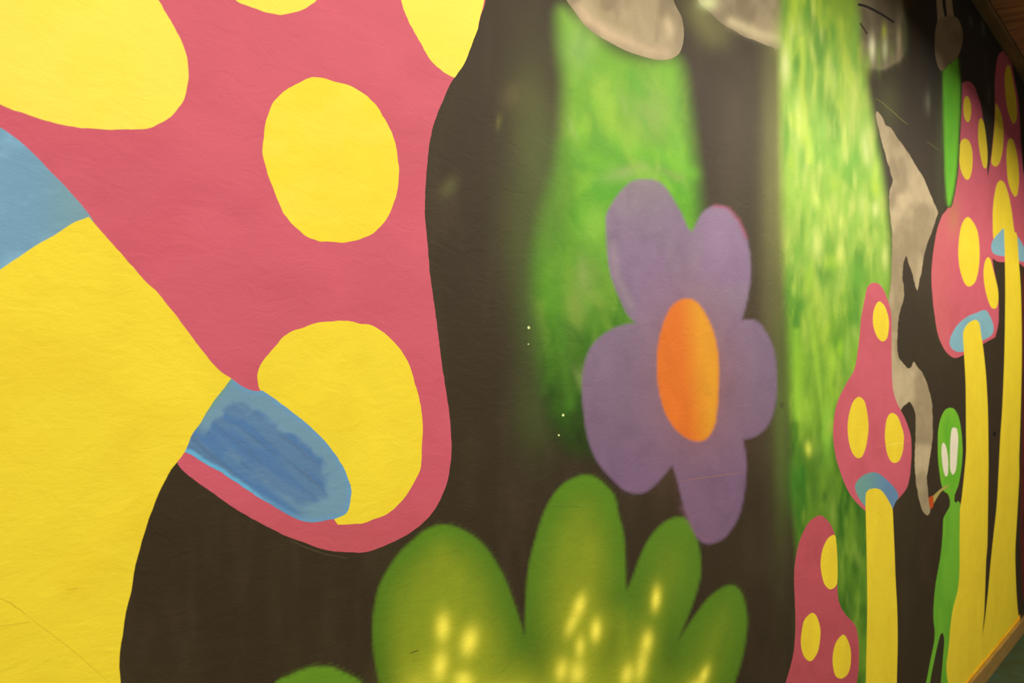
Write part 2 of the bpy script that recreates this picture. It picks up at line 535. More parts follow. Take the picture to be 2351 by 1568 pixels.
M2_CAP = curve([(2005, 649), (1992, 658), (1985, 686), (1977, 732), (1972, 783), (1962, 846), (1941, 884), (1923, 922), (1915, 958), (1913, 1004),
  (1918, 1045), (1929, 1083), (1944, 1121), (1962, 1149), (1988, 1174), (2020, 1170), (2062, 1146), (2074, 1132), (2084, 1115), (2090, 1086), (2093, 1038),
  (2092, 1008), (2088, 989), (2080, 966), (2069, 943), (2059, 924), (2051, 899), (2048, 865), (2047, 827), (2047, 769), (2046, 720), (2040, 695),
  (2030, 668), (2019, 653)], 5, corners=(14, 16))
M2_DOTS = [
 [(2018, 692), (2030, 701), (2038, 721), (2041, 744), (2037, 775), (2027, 784), (2015, 775), (2006, 752), (2004, 729), (2008, 706)],
 [(1972, 911), (1985, 922), (1992, 953), (1994, 984), (1989, 1022), (1980, 1047), (1969, 1052), (1957, 1040), (1949, 1014), (1946, 979), (1950, 948), (1959, 922)],
 [(2049, 948), (2060, 955), (2069, 976), (2075, 1000), (2073, 1034), (2065, 1057), (2054, 1063), (2044, 1057), (2036, 1038), (2032, 1010), (2032, 989), (2035, 966), (2041, 952)]]
M2_GILL = curve([(2004, 1084), (2017, 1087), (2032, 1098), (2048, 1113), (2059, 1128), (2063, 1142), (2056, 1153), (2050, 1168), (2020, 1165), (1988, 1165),
  (1977, 1151), (1967, 1134), (1963, 1115), (1969, 1103), (1984, 1090)], 4, corners=(7, 9))
M2_STEM = curve([(1989, 1130), (1996, 1123), (2007, 1121), (2021, 1124), (2032, 1136), (2042, 1153), (2049, 1168), (2051, 1201), (2054, 1268), (2056, 1325),
  (2060, 1402), (2061, 1478), (2059, 1568), (2055, 2000), (1985, 2000), (1988, 1568), (1991, 1402), (1990, 1287), (1988, 1191), (1987, 1150)], 6, corners=(13, 14))
M3_CAP = curve([(1883, 1183), (1895, 1190), (1908, 1206), (1917, 1229), (1922, 1270), (1923, 1321), (1923, 1359), (1929, 1390), (1941, 1410), (1962, 1433),
  (1969, 1456), (1972, 1487), (1971, 1538), (1967, 1568), (1955, 1640), (1925, 1690), (1870, 1712), (1810, 1690), (1788, 1640), (1804, 1568),
  (1814, 1533), (1823, 1492), (1826, 1436), (1825, 1385), (1823, 1321), (1828, 1275), (1837, 1239), (1852, 1206), (1867, 1190)], 5)
M3_DOTS = [
 [(1916, 1228), (1920, 1245), (1922.5, 1283), (1923, 1321), (1920, 1344), (1906, 1353), (1893, 1341), (1886, 1316), (1884, 1290), (1889, 1260), (1901, 1236)],
 [(1864, 1407), (1875, 1415), (1883, 1441), (1883, 1466), (1878, 1495), (1867, 1514), (1858, 1518), (1846, 1507), (1839, 1482), (1840, 1454), (1847, 1423)],
 [(1936, 1457), (1946, 1469), (1953, 1492), (1953, 1525), (1946, 1548), (1931, 1558), (1918, 1551), (1912, 1525), (1913, 1497), (1921, 1472)]]
M3_STEM = curve([(1846, 1690), (1870, 1680), (1898, 1690), (1905, 1800), (1905, 2200), (1840, 2200), (1840, 1800)], 6, corners=(4, 5))
M4_CAP = curve([(2220, 186), (2211, 190), (2205, 200), (2203, 249), (2200, 307), (2196, 384), (2188, 451), (2174, 481), (2162, 497), (2151, 530), (2143, 577),
  (2139, 615), (2139, 653), (2143, 701), (2150, 752), (2157, 779), (2168, 802), (2180, 816), (2193, 822), (2208, 817), (2230, 805), (2256, 790),
  (2285, 774), (2291, 750), (2293, 730), (2292, 682), (2287, 643), (2281, 612), (2277, 570), (2280, 500), (2272, 430), (2267, 409), (2267, 384), (2264, 346),
  (2260, 300), (2254, 250), (2248, 228), (2239, 203), (2229, 189)], 4, corners=(21, 22, 31))
M4_DOTS = [
 [(2220, 220), (2227, 230), (2230, 253), (2227, 275), (2222, 281), (2215, 272), (2212, 249), (2214, 228)],
 [(2214, 318), (2224, 323), (2231, 340), (2233, 365), (2231, 393), (2225, 411), (2218, 412), (2208, 397), (2203, 374), (2202, 349), (2206, 325)],
 [(2252, 271), (2258, 279), (2263, 307), (2267, 346), (2267, 374), (2264, 386), (2258, 384), (2251, 357), (2246, 323), (2246, 292), (2248, 275)],
 [(2222, 498), (2235, 511), (2245, 534), (2249, 577), (2247, 615), (2239, 647), (2225, 658), (2214, 649), (2204, 619), (2200, 582), (2203, 538), (2210, 511)],
 [(2269, 590), (2275, 599), (2283, 630), (2291, 663), (2292, 691), (2287, 707), (2277, 707), (2269, 691), (2261, 659), (2258, 624), (2262, 599)]]
M4_GILL = curve([(2180, 785), (2185, 768), (2199, 745), (2222, 726), (2243, 718), (2256, 712), (2266, 714), (2275, 730), (2281, 749), (2280, 764),
  (2271, 774), (2250, 785), (2230, 800), (2212, 807), (2199, 808), (2185, 800)], 4)
M4_STEM = curve([(2211, 766), (2216, 751), (2227, 739), (2241, 734), (2248, 740), (2252, 764), (2258, 804), (2264, 865), (2268, 941), (2269.5, 1050),
  (2269.5, 1077), (2267, 1249), (2264, 1287), (2260, 1402), (2256, 1450), (2253, 1500), (2253, 1650), (2190, 1700), (2180, 1600), (2177, 1568), (2174, 1551), (2173, 1526),
  (2178, 1488), (2181, 1450), (2187, 1402), (2199, 1354), (2203, 1306), (2203, 1249), (2204, 1172), (2208, 1143), (2214, 1086), (2218, 1038),
  (2218, 999), (2217, 884), (2213, 807)], 5, corners=(16, 17))
M5_CAP = curve([(2302, 117), (2293, 125), (2287, 153), (2284, 191), (2284, 239), (2283, 279), (2279, 327), (2273, 374), (2267, 409), (2272, 480), (2276, 540),
  (2270, 572), (2274, 587), (2283, 596), (2294, 601), (2310, 602), (2340, 604), (2350, 612), (2375, 612), (2395, 560), (2398, 480), (2375, 440),
  (2352, 405), (2344, 327), (2342, 290), (2338, 230), (2331, 191), (2321, 138), (2311, 120)], 4, corners=(8,))
M5_DOTS = [
 [(2313, 149), (2319, 153), (2325, 182), (2332, 220), (2335, 258), (2333, 277), (2327, 284), (2321, 275), (2313, 249), (2308, 210), (2307, 172)],
 [(2286, 237), (2292, 245), (2300, 268), (2304, 298), (2303, 336), (2298, 365), (2291, 380), (2283, 382), (2276, 372), (2280, 327), (2284, 279), (2285, 250)],
 [(2320, 317), (2327, 323), (2335, 355), (2339, 393), (2339, 422), (2335, 449), (2330, 452), (2321, 437), (2314, 413), (2311, 374), (2311, 346), (2314, 325)],
 [(2297, 414), (2306, 420), (2315, 445), (2322, 480), (2327, 518), (2328, 540), (2310, 545), (2290, 545), (2281, 548), (2279, 500), (2280, 475), (2283, 448), (2289, 422)]]
M5_GILLS = [curve([(2302, 525), (2306, 525), (2309, 588), (2294, 587), (2281, 582), (2276, 571), (2277, 557), (2285, 544), (2294, 534)], 4, corners=(1, 2)),
            curve([(2334, 540), (2344, 554), (2351, 567), (2368, 590), (2362, 602), (2345, 600), (2336, 597)], 4, corners=(0, 6))]
M5_STEM = curve([(2305, 526), (2315, 527), (2325, 532), (2333, 534), (2336, 548), (2339, 596), (2344, 672), (2346, 800), (2344, 922), (2340, 1050), (2340, 1096),
  (2335, 1191), (2331, 1268), (2333, 1345), (2336, 1392), (2339, 1421), (2342, 1500), (2250, 1600), (2250, 1500), (2257, 1450), (2261, 1425), (2268, 1364), (2275, 1287), (2281, 1230),
  (2289, 1153), (2294, 1057), (2297, 999), (2301, 941), (2305, 846), (2307, 769), (2308, 672), (2307, 588)], 5, corners=(0, 16, 17, 18))
RED = curve([(2348, 622), (2365, 615), (2470, 650), (2480, 1400), (2352, 1420), (2352, 1400), (2346, 1340), (2343, 1250), (2344, 1100), (2347, 950), (2348, 800)], 5, corners=(3, 4))
AL_HEAD = curve([(2181, 936), (2191, 939), (2201, 957), (2207, 989), (2210, 1027), (2210, 1042), (2207, 1077), (2201, 1111), (2195, 1128), (2191, 1138), (2186, 1146),
  (2180, 1142), (2176, 1134), (2166, 1126), (2160, 1105), (2154, 1057), (2153, 1019), (2154, 989), (2160, 960), (2170, 941)], 4)
AL_BODY = curve([(2191, 1136), (2191, 1150), (2195, 1155), (2199, 1150), (2203, 1153), (2206, 1166), (2207, 1200), (2206, 1306), (2202, 1354), (2190, 1402), (2184, 1450),
  (2181, 1488), (2176, 1526), (2177, 1551), (2182, 1568), (2187, 1650), (2150, 1700), (2156, 1620), (2160, 1568), (2166, 1498), (2168, 1469), (2164, 1452),
  (2159, 1457), (2151, 1488), (2139, 1545), (2135, 1568), (2124, 1620), (2113, 1620), (2126, 1568), (2136, 1517), (2144, 1478), (2146, 1450), (2143, 1421), (2144, 1383),
  (2149, 1335), (2159, 1278), (2164, 1230), (2166, 1191), (2173, 1176), (2180, 1163), (2181, 1150), (2179, 1136)], 4, corners=(15, 16, 26, 27))
AL_EYES = [
 [(2166, 1016), (2172, 1025), (2177, 1057), (2176, 1090), (2171, 1094), (2166, 1080), (2162, 1048), (2162, 1025)],
 [(2190, 981), (2197, 985), (2200, 1008), (2199, 1029), (2195, 1077), (2188, 1090), (2182, 1080), (2181, 1048), (2182, 1010), (2185, 985)]]
CIG = curve([(2180, 1112), (2166, 1118), (2150, 1131), (2140, 1141), (2140, 1163), (2150, 1145), (2160, 1130), (2172, 1121)], 3, corners=(0, 3, 4))
CIG_TIP = curve([(2142, 1139), (2133, 1143), (2133, 1155), (2137, 1168), (2143, 1161)], 3)

# ================================================================= PAINTS
YEL = col(240, 217, 52)
PNK = col(204, 91, 112)
BLU = col(118, 172, 205)
BEI = col(190, 172, 138)


def tinted(base, other, sx, sy, seed, amt=0.5, thr=0.5):
    def f(x, y):
        c = np.empty(x.shape + (3,)); c[:] = base
        n = fbm(x / sx, y / sy, seed)
        return mix(c, np.asarray(other) + 0 * c, smooth((n - thr) * 3.5 + 0.2) * amt)
    return f


def grad_y(stops):
    ys = np.array([s[0] for s in stops], float)
    cs = np.array([s[1] for s in stops])
    return lambda y: np.stack([np.interp(y, ys, cs[:, i]) for i in range(3)], -1)


def green_a(x, y):
    mid = grad_y([(0, col(140, 195, 85, 1.05)), (150, col(145, 200, 85, 1.1)), (300, col(140, 195, 80, 1.05)), (420, col(118, 190, 60, 1.0)), (600, col(112, 178, 50, .95)),
                  (750, col(98, 160, 45, .88)), (900, col(70, 115, 32, .8)), (1050, col(62, 78, 32, .75))])(y)
    hi = grad_y([(0, col(160, 205, 115, 1.05)), (300, col(170, 215, 95, 1.05)), (500, col(130, 205, 50)), (700, col(150, 190, 90, .9)), (900, col(80, 140, 32, .8)), (1050, col(60, 85, 30, .7))])(y)
    lo = grad_y([(0, col(110, 180, 60, 1.05)), (300, col(125, 185, 85, 1.05)), (500, col(90, 180, 35)), (700, col(80, 150, 32, .9)), (900, col(58, 100, 28, .8)), (1050, col(55, 65, 30, .7))])(y)
    wx = (fbm(x / 120, y / 120, 5) - .5) * 120
    wy = (fbm(x / 120, y / 120, 8) - .5) * 120
    n = fbm((x + wx) / 45, (y + wy) / 75, 21, 4)
    m = fbm((x + wy) / 30, (y + wx) / 85, 27, 4)
    c = mix(mid, hi, np.clip((n - .42) * 3, 0, 1))
    return mix(c, lo, np.clip((m - .48) * 3.5, 0, 1)) * np.interp(y, [0, 400, 700, 1000], [.76, .78, .58, .36])[:, None] * np.array([.88, 1.02, .45])


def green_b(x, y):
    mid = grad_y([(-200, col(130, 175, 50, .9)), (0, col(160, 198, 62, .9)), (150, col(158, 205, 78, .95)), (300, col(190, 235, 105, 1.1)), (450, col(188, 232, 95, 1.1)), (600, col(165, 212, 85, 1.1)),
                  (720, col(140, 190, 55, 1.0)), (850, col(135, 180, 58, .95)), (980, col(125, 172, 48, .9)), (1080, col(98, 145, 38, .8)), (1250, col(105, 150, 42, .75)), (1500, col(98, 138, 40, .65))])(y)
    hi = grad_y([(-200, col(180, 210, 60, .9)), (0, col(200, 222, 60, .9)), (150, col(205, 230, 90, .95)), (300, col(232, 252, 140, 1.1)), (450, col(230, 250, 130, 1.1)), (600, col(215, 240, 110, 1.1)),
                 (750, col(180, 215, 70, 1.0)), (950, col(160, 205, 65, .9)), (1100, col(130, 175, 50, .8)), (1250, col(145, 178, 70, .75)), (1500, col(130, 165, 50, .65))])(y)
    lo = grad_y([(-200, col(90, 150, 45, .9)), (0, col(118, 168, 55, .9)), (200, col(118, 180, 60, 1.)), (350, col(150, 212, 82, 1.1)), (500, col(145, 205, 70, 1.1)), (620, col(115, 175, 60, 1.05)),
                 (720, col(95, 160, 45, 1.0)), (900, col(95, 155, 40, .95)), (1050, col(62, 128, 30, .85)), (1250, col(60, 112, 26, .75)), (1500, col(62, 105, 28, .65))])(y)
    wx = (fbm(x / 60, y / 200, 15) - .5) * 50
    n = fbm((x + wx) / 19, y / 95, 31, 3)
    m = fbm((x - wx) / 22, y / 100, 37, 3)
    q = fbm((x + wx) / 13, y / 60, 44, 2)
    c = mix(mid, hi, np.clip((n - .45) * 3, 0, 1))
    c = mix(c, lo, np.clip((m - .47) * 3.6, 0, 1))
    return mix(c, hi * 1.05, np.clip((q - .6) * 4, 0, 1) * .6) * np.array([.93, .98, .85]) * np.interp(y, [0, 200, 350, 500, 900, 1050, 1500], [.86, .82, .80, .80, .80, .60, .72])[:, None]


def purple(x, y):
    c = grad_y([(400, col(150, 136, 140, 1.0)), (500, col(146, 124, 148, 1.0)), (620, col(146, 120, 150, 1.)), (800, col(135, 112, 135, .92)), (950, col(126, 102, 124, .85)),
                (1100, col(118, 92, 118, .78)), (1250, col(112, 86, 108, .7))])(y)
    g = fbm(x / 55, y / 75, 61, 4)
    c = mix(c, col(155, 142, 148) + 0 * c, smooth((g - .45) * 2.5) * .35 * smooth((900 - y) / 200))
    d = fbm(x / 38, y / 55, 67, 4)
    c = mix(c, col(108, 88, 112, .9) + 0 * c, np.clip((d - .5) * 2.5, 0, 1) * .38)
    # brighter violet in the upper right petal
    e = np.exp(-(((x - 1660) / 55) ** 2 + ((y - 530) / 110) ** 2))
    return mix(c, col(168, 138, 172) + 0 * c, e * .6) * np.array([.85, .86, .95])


def bushcol(x, y):
    sd = np.clip(sdist(BUSH, x, y, 130), -60, 130)
    t = smooth(sd / 95.0) * (1 - .55 * smooth((x - 1430) / 90))
    edge = grad_y([(1090, col(96, 134, 28, .80)), (1300, col(92, 124, 30, .74)), (1568, col(84, 112, 26, .66))])(y)
    core = grad_y([(1090, col(112, 135, 30, .80)), (1250, col(142, 148, 36, .74)), (1400, col(140, 146, 36, .70)), (1568, col(150, 152, 38, .66))])(y)
    n = fbm(x / 60, y / 140, 71, 3)
    c = mix(edge, core, np.clip(t * (0.55 + n * .7), 0, 1))
    return mix(c, edge, smooth((fbm(x / 50, y / 200, 77) - .55) * 4) * .5 * (x > 1440)) * np.array([.68, .80, .70])


def beigecol(seed, k=1.0):
    return tinted(BEI / k, col(150, 134, 104) / k, 45, 70, seed, .8, .42)


OR1, OR2 = col(222, 116, 36, 1.02), col(232, 160, 40, 1.08)


def orange(x, y):
    t = smooth((x - 1560 - (y - 850) * 0.10) / 70.0)
    c = mix(np.tile(OR1, x.shape + (1,)), OR2, t)
    sd = sdist(CENTRE, x, y, 40)
    return mix(c, col(205, 110, 40, .9) + 0 * c, smooth((9 - sd) / 9) * .35)


# ---- layers from the plaster up; soft ones spray over their neighbours
blob(1215, 260, 55, 150, 0, col(92, 98, 48), .55)
blob(1190, 520, 55, 190, 0, col(78, 84, 42), .55)
blob(1225, 700, 45, 170, 0, col(72, 100, 40, .9), .6)
blob(1230, 950, 60, 110, 0, col(62, 76, 34, .8), .6)
blob(1030, 430, 18, 28, 30, col(98, 100, 55), .5)
blob(1145, 280, 6, 20, 8, col(125, 120, 60), .45)
blob(1175, 220, 25, 30, 30, col(110, 98, 60), .35)
IA = layer('glow', GLOW_A, 30, green_a)
stroke([(1375, 240), (1400, 300), (1450, 345), (1520, 355), (1590, 400)], 17, col(112, 186, 38), .55)
stroke([(1330, 300), (1345, 360), (1400, 380)], 20, col(122, 192, 44), .4)
stroke([(1430, 395), (1470, 380), (1500, 385), (1560, 410)], 10, col(140, 160, 88), .5)
stroke([(1300, 340), (1305, 450), (1260, 560), (1265, 700)], 24, col(92, 158, 32), .5)
stroke([(1380, 200), (1385, 260), (1440, 330)], 24, col(156, 194, 66), .5)
stroke([(1540, 190), (1555, 300), (1568, 370)], 8, col(112, 176, 50), .5)
blob(1330, 110, 40, 55, 0, col(138, 172, 96), .6)
blob(1495, 260, 50, 70, 0, col(146, 172, 88), .65)
blob(1270, 480, 60, 170, 8, col(88, 106, 44, .95), .5)
blob(1240, 350, 45, 120, 8, col(84, 98, 48, .95), .5)
blob(1350, 640, 40, 60, 10, col(128, 156, 70), .6)
blob(1365, 520, 40, 60, 10, col(140, 190, 70), .6)
blob(1330, 700, 30, 70, 10, col(126, 150, 68), .5)
stroke([(1285, 600), (1290, 800), (1310, 930)], 14, col(92, 150, 42, 1.0), .3)
blob(1430, 400, 60, 20, -10, col(155, 182, 105), .5)
for (bx, by, rx, ry, g_, al) in [(2229, 50, 4, 12, 84, .5), (2258, 66, 4, 16, 92, .6), (2269, 222, 3, 30, 84, .6), (2130, 235, 6, 28, 104, .55), (2293, 90, 6, 4, 84, .4), (2265, 150, 3, 26, 66, .4)]:
    blob(bx, by, rx, ry, 0, col(g_, g_, g_ * .82, .6), al)
# brown between the two greens, olive mist towards the lit band
blob(1690, 330, 60, 260, 0, col(84, 72, 56), .5)
blob(1772, 400, 30, 440, 0, col(124, 124, 74, 1.05), .8)
blob(1792, 330, 12, 330, 0, col(170, 180, 90, 1.05), .5)
blob(1795, 960, 22, 260, 0, col(88, 108, 46, .85), .7)
blob(1615, 40, 35, 60, -35, col(128, 126, 74), .75)
blob(1645, 75, 40, 40, -30, col(112, 108, 66), .6)
blob(2040, 240, 28, 70, 0, col(84, 88, 44), .6)
blob(2160, 330, 14, 170, 0, col(70, 78, 42), .6)
I1 = layer('oval1', OVAL_1, 1, beigecol(81, 1.35), hard=True)
stroke([(1330, 15), (1350, 45), (1400, 78), (1480, 112), (1530, 122)], 12, col(205, 178, 148), .55)
stroke([(1365, 0), (1385, 35), (1440, 60)], 10, col(150, 134, 100), .55)
blob(1535, 60, 12, 30, -8, col(218, 198, 160), .6)
I2 = layer('oval2', OVAL_2, 1, beigecol(83, 1.4), hard=True)
blob(1625, 5, 22, 18, 0, col(226, 236, 170), .85)
stroke([(1680, 50), (1740, 78), (1790, 90)], 13, col(222, 208, 165), .6)
blob(1795, 70, 22, 50, 0, col(200, 205, 120), .6)
I3 = layer('oval3', OVAL_3, 5, beigecol(85, 1.9))  # beige darkened: the shade near the wall top is put into its colour
blob(2002, 112, 8, 32, 0, col(248, 240, 200, .8), .95)
blob(2032, 112, 7, 30, 0, col(215, 225, 170, .9), .75)
blob(2030, 72, 6, 20, 0, col(190, 200, 60, .8), .7)
blob(2064, 92, 6, 42, 0, col(205, 190, 145, .9), .7)
blob(1992, 145, 10, 30, 0, col(150, 185, 60), .7)
blob(2018, 130, 6, 40, 0, col(140, 175, 70), .6)
blob(2048, 120, 6, 30, 0, col(130, 150, 75), .5)
blob(2078, 80, 7, 60, 0, col(80, 100, 50), .6)
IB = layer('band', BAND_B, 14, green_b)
stroke([(1840, 90), (1842, 200), (1850, 300), (1856, 370)], 7, col(222, 245, 90, 1.05), .6)
blob(1803, 150, 12, 45, 0, col(236, 246, 165, 1.05), .8)
blob(1836, 290, 10, 60, -5, col(240, 255, 140, 1.1), .8)
blob(1888, 290, 9, 50, -5, col(150, 205, 85, 1.05), .85)
blob(1963, 210, 14, 60, 0, col(220, 238, 115, 1.05), .7)
blob(1988, 340, 10, 40, -8, col(232, 248, 160, 1.1), .7)
blob(1873, 565, 16, 40, 0, col(232, 246, 135, 1.1), .8)
blob(1858, 610, 9, 28, -8, col(110, 178, 55), .8)
blob(1972, 640, 24, 40, 0, col(108, 172, 50), .9)
blob(1968, 730, 14, 60, 4, col(84, 150, 46), .85)
blob(2010, 480, 8, 24, 0, col(240, 250, 155, 1.1), .8)
blob(2032, 590, 8, 30, 0, col(230, 240, 140, 1.1), .7)
blob(1909, 602, 16, 22, 0, col(200, 238, 70), .7)
blob(1912, 830, 9, 26, 0, col(182, 210, 90), .8)
blob(1945, 830, 16, 60, 0, col(88, 155, 42), .6)
stroke([(1829, 760), (1830, 880), (1833, 960)], 8, col(155, 210, 55), .6)
blob(1856, 1030, 8, 18, -5, col(205, 220, 80, .85), .9)
blob(1830, 1110, 22, 70, 0, col(58, 118, 28, .8), .9)
blob(1838, 1180, 14, 60, 0, col(54, 104, 24, .78), .9)
blob(1900, 1000, 14, 70, 0, col(140, 200, 62, .9), .7)
rb = random.Random(11)
for i in range(150):
    by = rb.uniform(0, 1540)
    bx = rb.uniform(1812, min(2040, 1965 + by * .16)) if by < 620 else rb.uniform(1830, 1990)
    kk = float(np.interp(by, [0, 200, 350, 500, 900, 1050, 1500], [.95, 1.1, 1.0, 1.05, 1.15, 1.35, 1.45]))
    dark = rb.random() < (.38 if by < 550 else .55)
    c_ = rb.choice([(112, 178, 62), (92, 162, 44), (128, 190, 66)]) if dark else rb.choice([(222, 240, 120), (196, 232, 92), (206, 226, 128), (190, 222, 60)])
    if by > 1000: c_ = rb.choice([(48, 108, 26), (58, 118, 28), (70, 128, 34)]) if dark else rb.choice([(140, 182, 58), (150, 190, 70), (128, 176, 44)])
    elif by > 600: c_ = rb.choice([(78, 148, 40), (96, 160, 44), (106, 170, 48)]) if dark else rb.choice([(186, 218, 78), (168, 206, 84), (160, 214, 44)])
    blob(bx, by, rb.uniform(4, 11), rb.uniform(18, 55), rb.uniform(-12, 6), col(*c_, kk), rb.uniform(.35, .75))
for i in range(46):
    by = rb.uniform(190, 900); bx = rb.uniform(1312, 1585 - max(0, by - 420) * .45)
    dark = rb.random() < .55
    c_ = rb.choice([(92, 172, 36), (104, 178, 44), (112, 176, 60)]) if dark else rb.choice([(160, 196, 84), (148, 190, 62), (150, 178, 96)])
    blob(bx, by, rb.uniform(7, 16), rb.uniform(24, 60), rb.uniform(-50, 10), col(*c_, float(np.interp(by, [90, 400, 700, 900], [1.0, 1.05, 1.25, 1.6]))), rb.uniform(.25, .5))
blob(1795, 930, 4, 8, 10, col(70, 66, 38), .85)
stroke([(1895, 1010), (1860, 700)], 5, col(160, 210, 60), .3)
IS = layer('stripe', STRIPE, 4, tinted(col(112, 198, 44, 1.), col(98, 192, 38, 1.), 20, 120, 91, .6))
IR = layer('ragged', RAGGED, 1, beigecol(87, 1.02), hard=True)
IX = layer('redwall', RED, 1, tinted(col(92, 34, 28), col(40, 30, 22), 8, 60, 93, .9), hard=True)
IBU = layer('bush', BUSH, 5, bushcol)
blob(1235, 1510, 38, 75, 0, col(80, 108, 24, .9), .6)
blob(1400, 1480, 30, 90, 8, col(80, 108, 24, .9), .45)
blob(1540, 1500, 26, 60, 8, col(72, 100, 22, .9), .5)
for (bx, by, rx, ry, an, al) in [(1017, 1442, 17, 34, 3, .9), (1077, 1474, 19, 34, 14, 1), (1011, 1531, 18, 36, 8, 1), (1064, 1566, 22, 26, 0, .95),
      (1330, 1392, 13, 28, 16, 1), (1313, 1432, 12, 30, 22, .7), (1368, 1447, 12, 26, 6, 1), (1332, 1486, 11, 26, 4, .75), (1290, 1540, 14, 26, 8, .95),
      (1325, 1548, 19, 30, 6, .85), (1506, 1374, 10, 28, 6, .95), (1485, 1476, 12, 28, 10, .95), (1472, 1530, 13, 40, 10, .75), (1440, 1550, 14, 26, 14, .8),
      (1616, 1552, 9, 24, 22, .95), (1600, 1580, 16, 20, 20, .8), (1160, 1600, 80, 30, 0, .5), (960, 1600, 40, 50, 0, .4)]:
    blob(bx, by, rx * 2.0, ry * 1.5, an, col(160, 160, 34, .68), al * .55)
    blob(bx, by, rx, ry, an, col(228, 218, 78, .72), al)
ILS = layer('leaf', LEAF_S, 5, lambda x, y: mix(np.tile(col(84, 122, 28, .68), x.shape + (1,)), col(70, 105, 24, .66), smooth((y - 1560) / 60)))
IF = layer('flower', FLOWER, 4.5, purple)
blob(1592, 862, 98, 190, -3, col(150, 96, 84, .9), .62)
stroke([(1640, 472), (1672, 478), (1697, 506), (1713, 545)], 4, col(170, 82, 112), .6)
stroke([(1448, 700), (1418, 640), (1406, 560)], 10, col(150, 138, 145), .5)
stroke([(1566, 1165), (1600, 1228), (1630, 1240)], 6, col(120, 82, 105, .7), .35)
IC = layer('centre', CENTRE, 3.5, orange)

# ================================================================= SETTING
# wall with its brown ground coat; colours sampled over the plaster
def build_wall():
    pxs = np.arange(-900, 2430, 7.0)
    u = (pxs - 1175.5) / F
    t = D / (ST - u * CT)
    X = t * (CT + u * ST)
    X = np.r_[-2.5, -1.5, X, np.arange(X[-1] + .15, 9.0, .3)]
    Z = np.r_[0.0, np.arange(0.05, WALL_H, 0.0045), WALL_H]
    GX, GZ = np.meshgrid(X, Z)
    zr = GX * CT + D * ST
    bad = zr < 0.2
    zz = np.where(bad, 0.2, zr)
    px = np.where(bad, -3000, 1175.5 + F * (GX * ST - D * CT) / zz)
    py = HOR - F * (GZ - HC) / zz
    C = sample(px.ravel(), py.ravel(), -1)
    nx, nz = len(X), len(Z)
    co = np.c_[GX.ravel(), np.zeros(nx * nz), GZ.ravel()]
    i = np.arange(nx * nz).reshape(nz, nx)
    q = np.stack([i[:-1, :-1], i[:-1, 1:], i[1:, 1:], i[1:, :-1]], -1).reshape(-1, 4)
    me = bpy.data.meshes.new('wall_left')
    me.vertices.add(len(co)); me.vertices.foreach_set('co', co.ravel())
    me.loops.add(q.size); me.loops.foreach_set('vertex_index', q.ravel().astype(np.int32))
    me.polygons.add(len(q)); me.polygons.foreach_set('loop_start', (np.arange(len(q)) * 4).astype(np.int32))
    try: me.polygons.foreach_set('loop_total', np.full(len(q), 4, np.int32))
    except Exception: pass
    at = me.color_attributes.new('paint', 'FLOAT_COLOR', 'POINT')
    at.data.foreach_set('color', np.c_[np.clip(C, 0, 1), np.ones(len(C))].astype(np.float32).ravel())
    me.materials.append(M_WALL)
    me.update(calc_edges=True)
    me.validate()
    o = bpy.data.objects.new('wall_left', me); COL.objects.link(o)
    o['kind'] = 'structure'
    return o


WALL = build_wall()


def box(name, lo, hi, mat, parent=None, bev=0.0):
    bm = bmesh.new()
    bmesh.ops.create_cube(bm, size=1)
    c = [(a + b) / 2 for a, b in zip(lo, hi)]; s = [b - a for a, b in zip(lo, hi)]
    for v in bm.verts: v.co = Vector([v.co[i] * s[i] + c[i] for i in range(3)])
    if bev: bmesh.ops.bevel(bm, geom=bm.edges[:], offset=bev, segments=2, affect='EDGES', profile=.6)
    me = bpy.data.meshes.new(name); bm.to_mesh(me); bm.free()
    me.materials.append(mat)
    o = bpy.data.objects.new(name, me); COL.objects.link(o)
    if parent: o.parent = parent
    return o


def wood_material(name, c1, c2, rough=0.6, stretch=(14, 2, 14)):
    m = bpy.data.materials.new(name); m.use_nodes = True
    nt = m.node_tree; N = nt.nodes; L = nt.links; b = N['Principled BSDF']
    b.inputs['Roughness'].default_value = rough
    g = N.new('ShaderNodeNewGeometry'); mp = N.new('ShaderNodeMapping'); mp.inputs['Scale'].default_value = stretch
    L.new(g.outputs['Position'], mp.inputs[0])
    n = N.new('ShaderNodeTexNoise'); n.inputs['Scale'].default_value = 2; n.inputs['Detail'].default_value = 8; n.inputs['Distortion'].default_value = 1
    L.new(mp.outputs[0], n.inputs['Vector'])
    r = N.new('ShaderNodeValToRGB')
    r.color_ramp.elements[0].position = .35; r.color_ramp.elements[0].color = (*c1, 1)
    r.color_ramp.elements[1].position = .65; r.color_ramp.elements[1].color = (*c2, 1)
    L.new(n.outputs['Fac'], r.inputs[0]); L.new(r.outputs[0], b.inputs['Base Color'])
    bp = N.new('ShaderNodeBump'); bp.inputs['Strength'].default_value = .3; bp.inputs['Distance'].default_value = .002
    L.new(n.outputs['Fac'], bp.inputs['Height']); L.new(bp.outputs[0], b.inputs['Normal'])
    return m


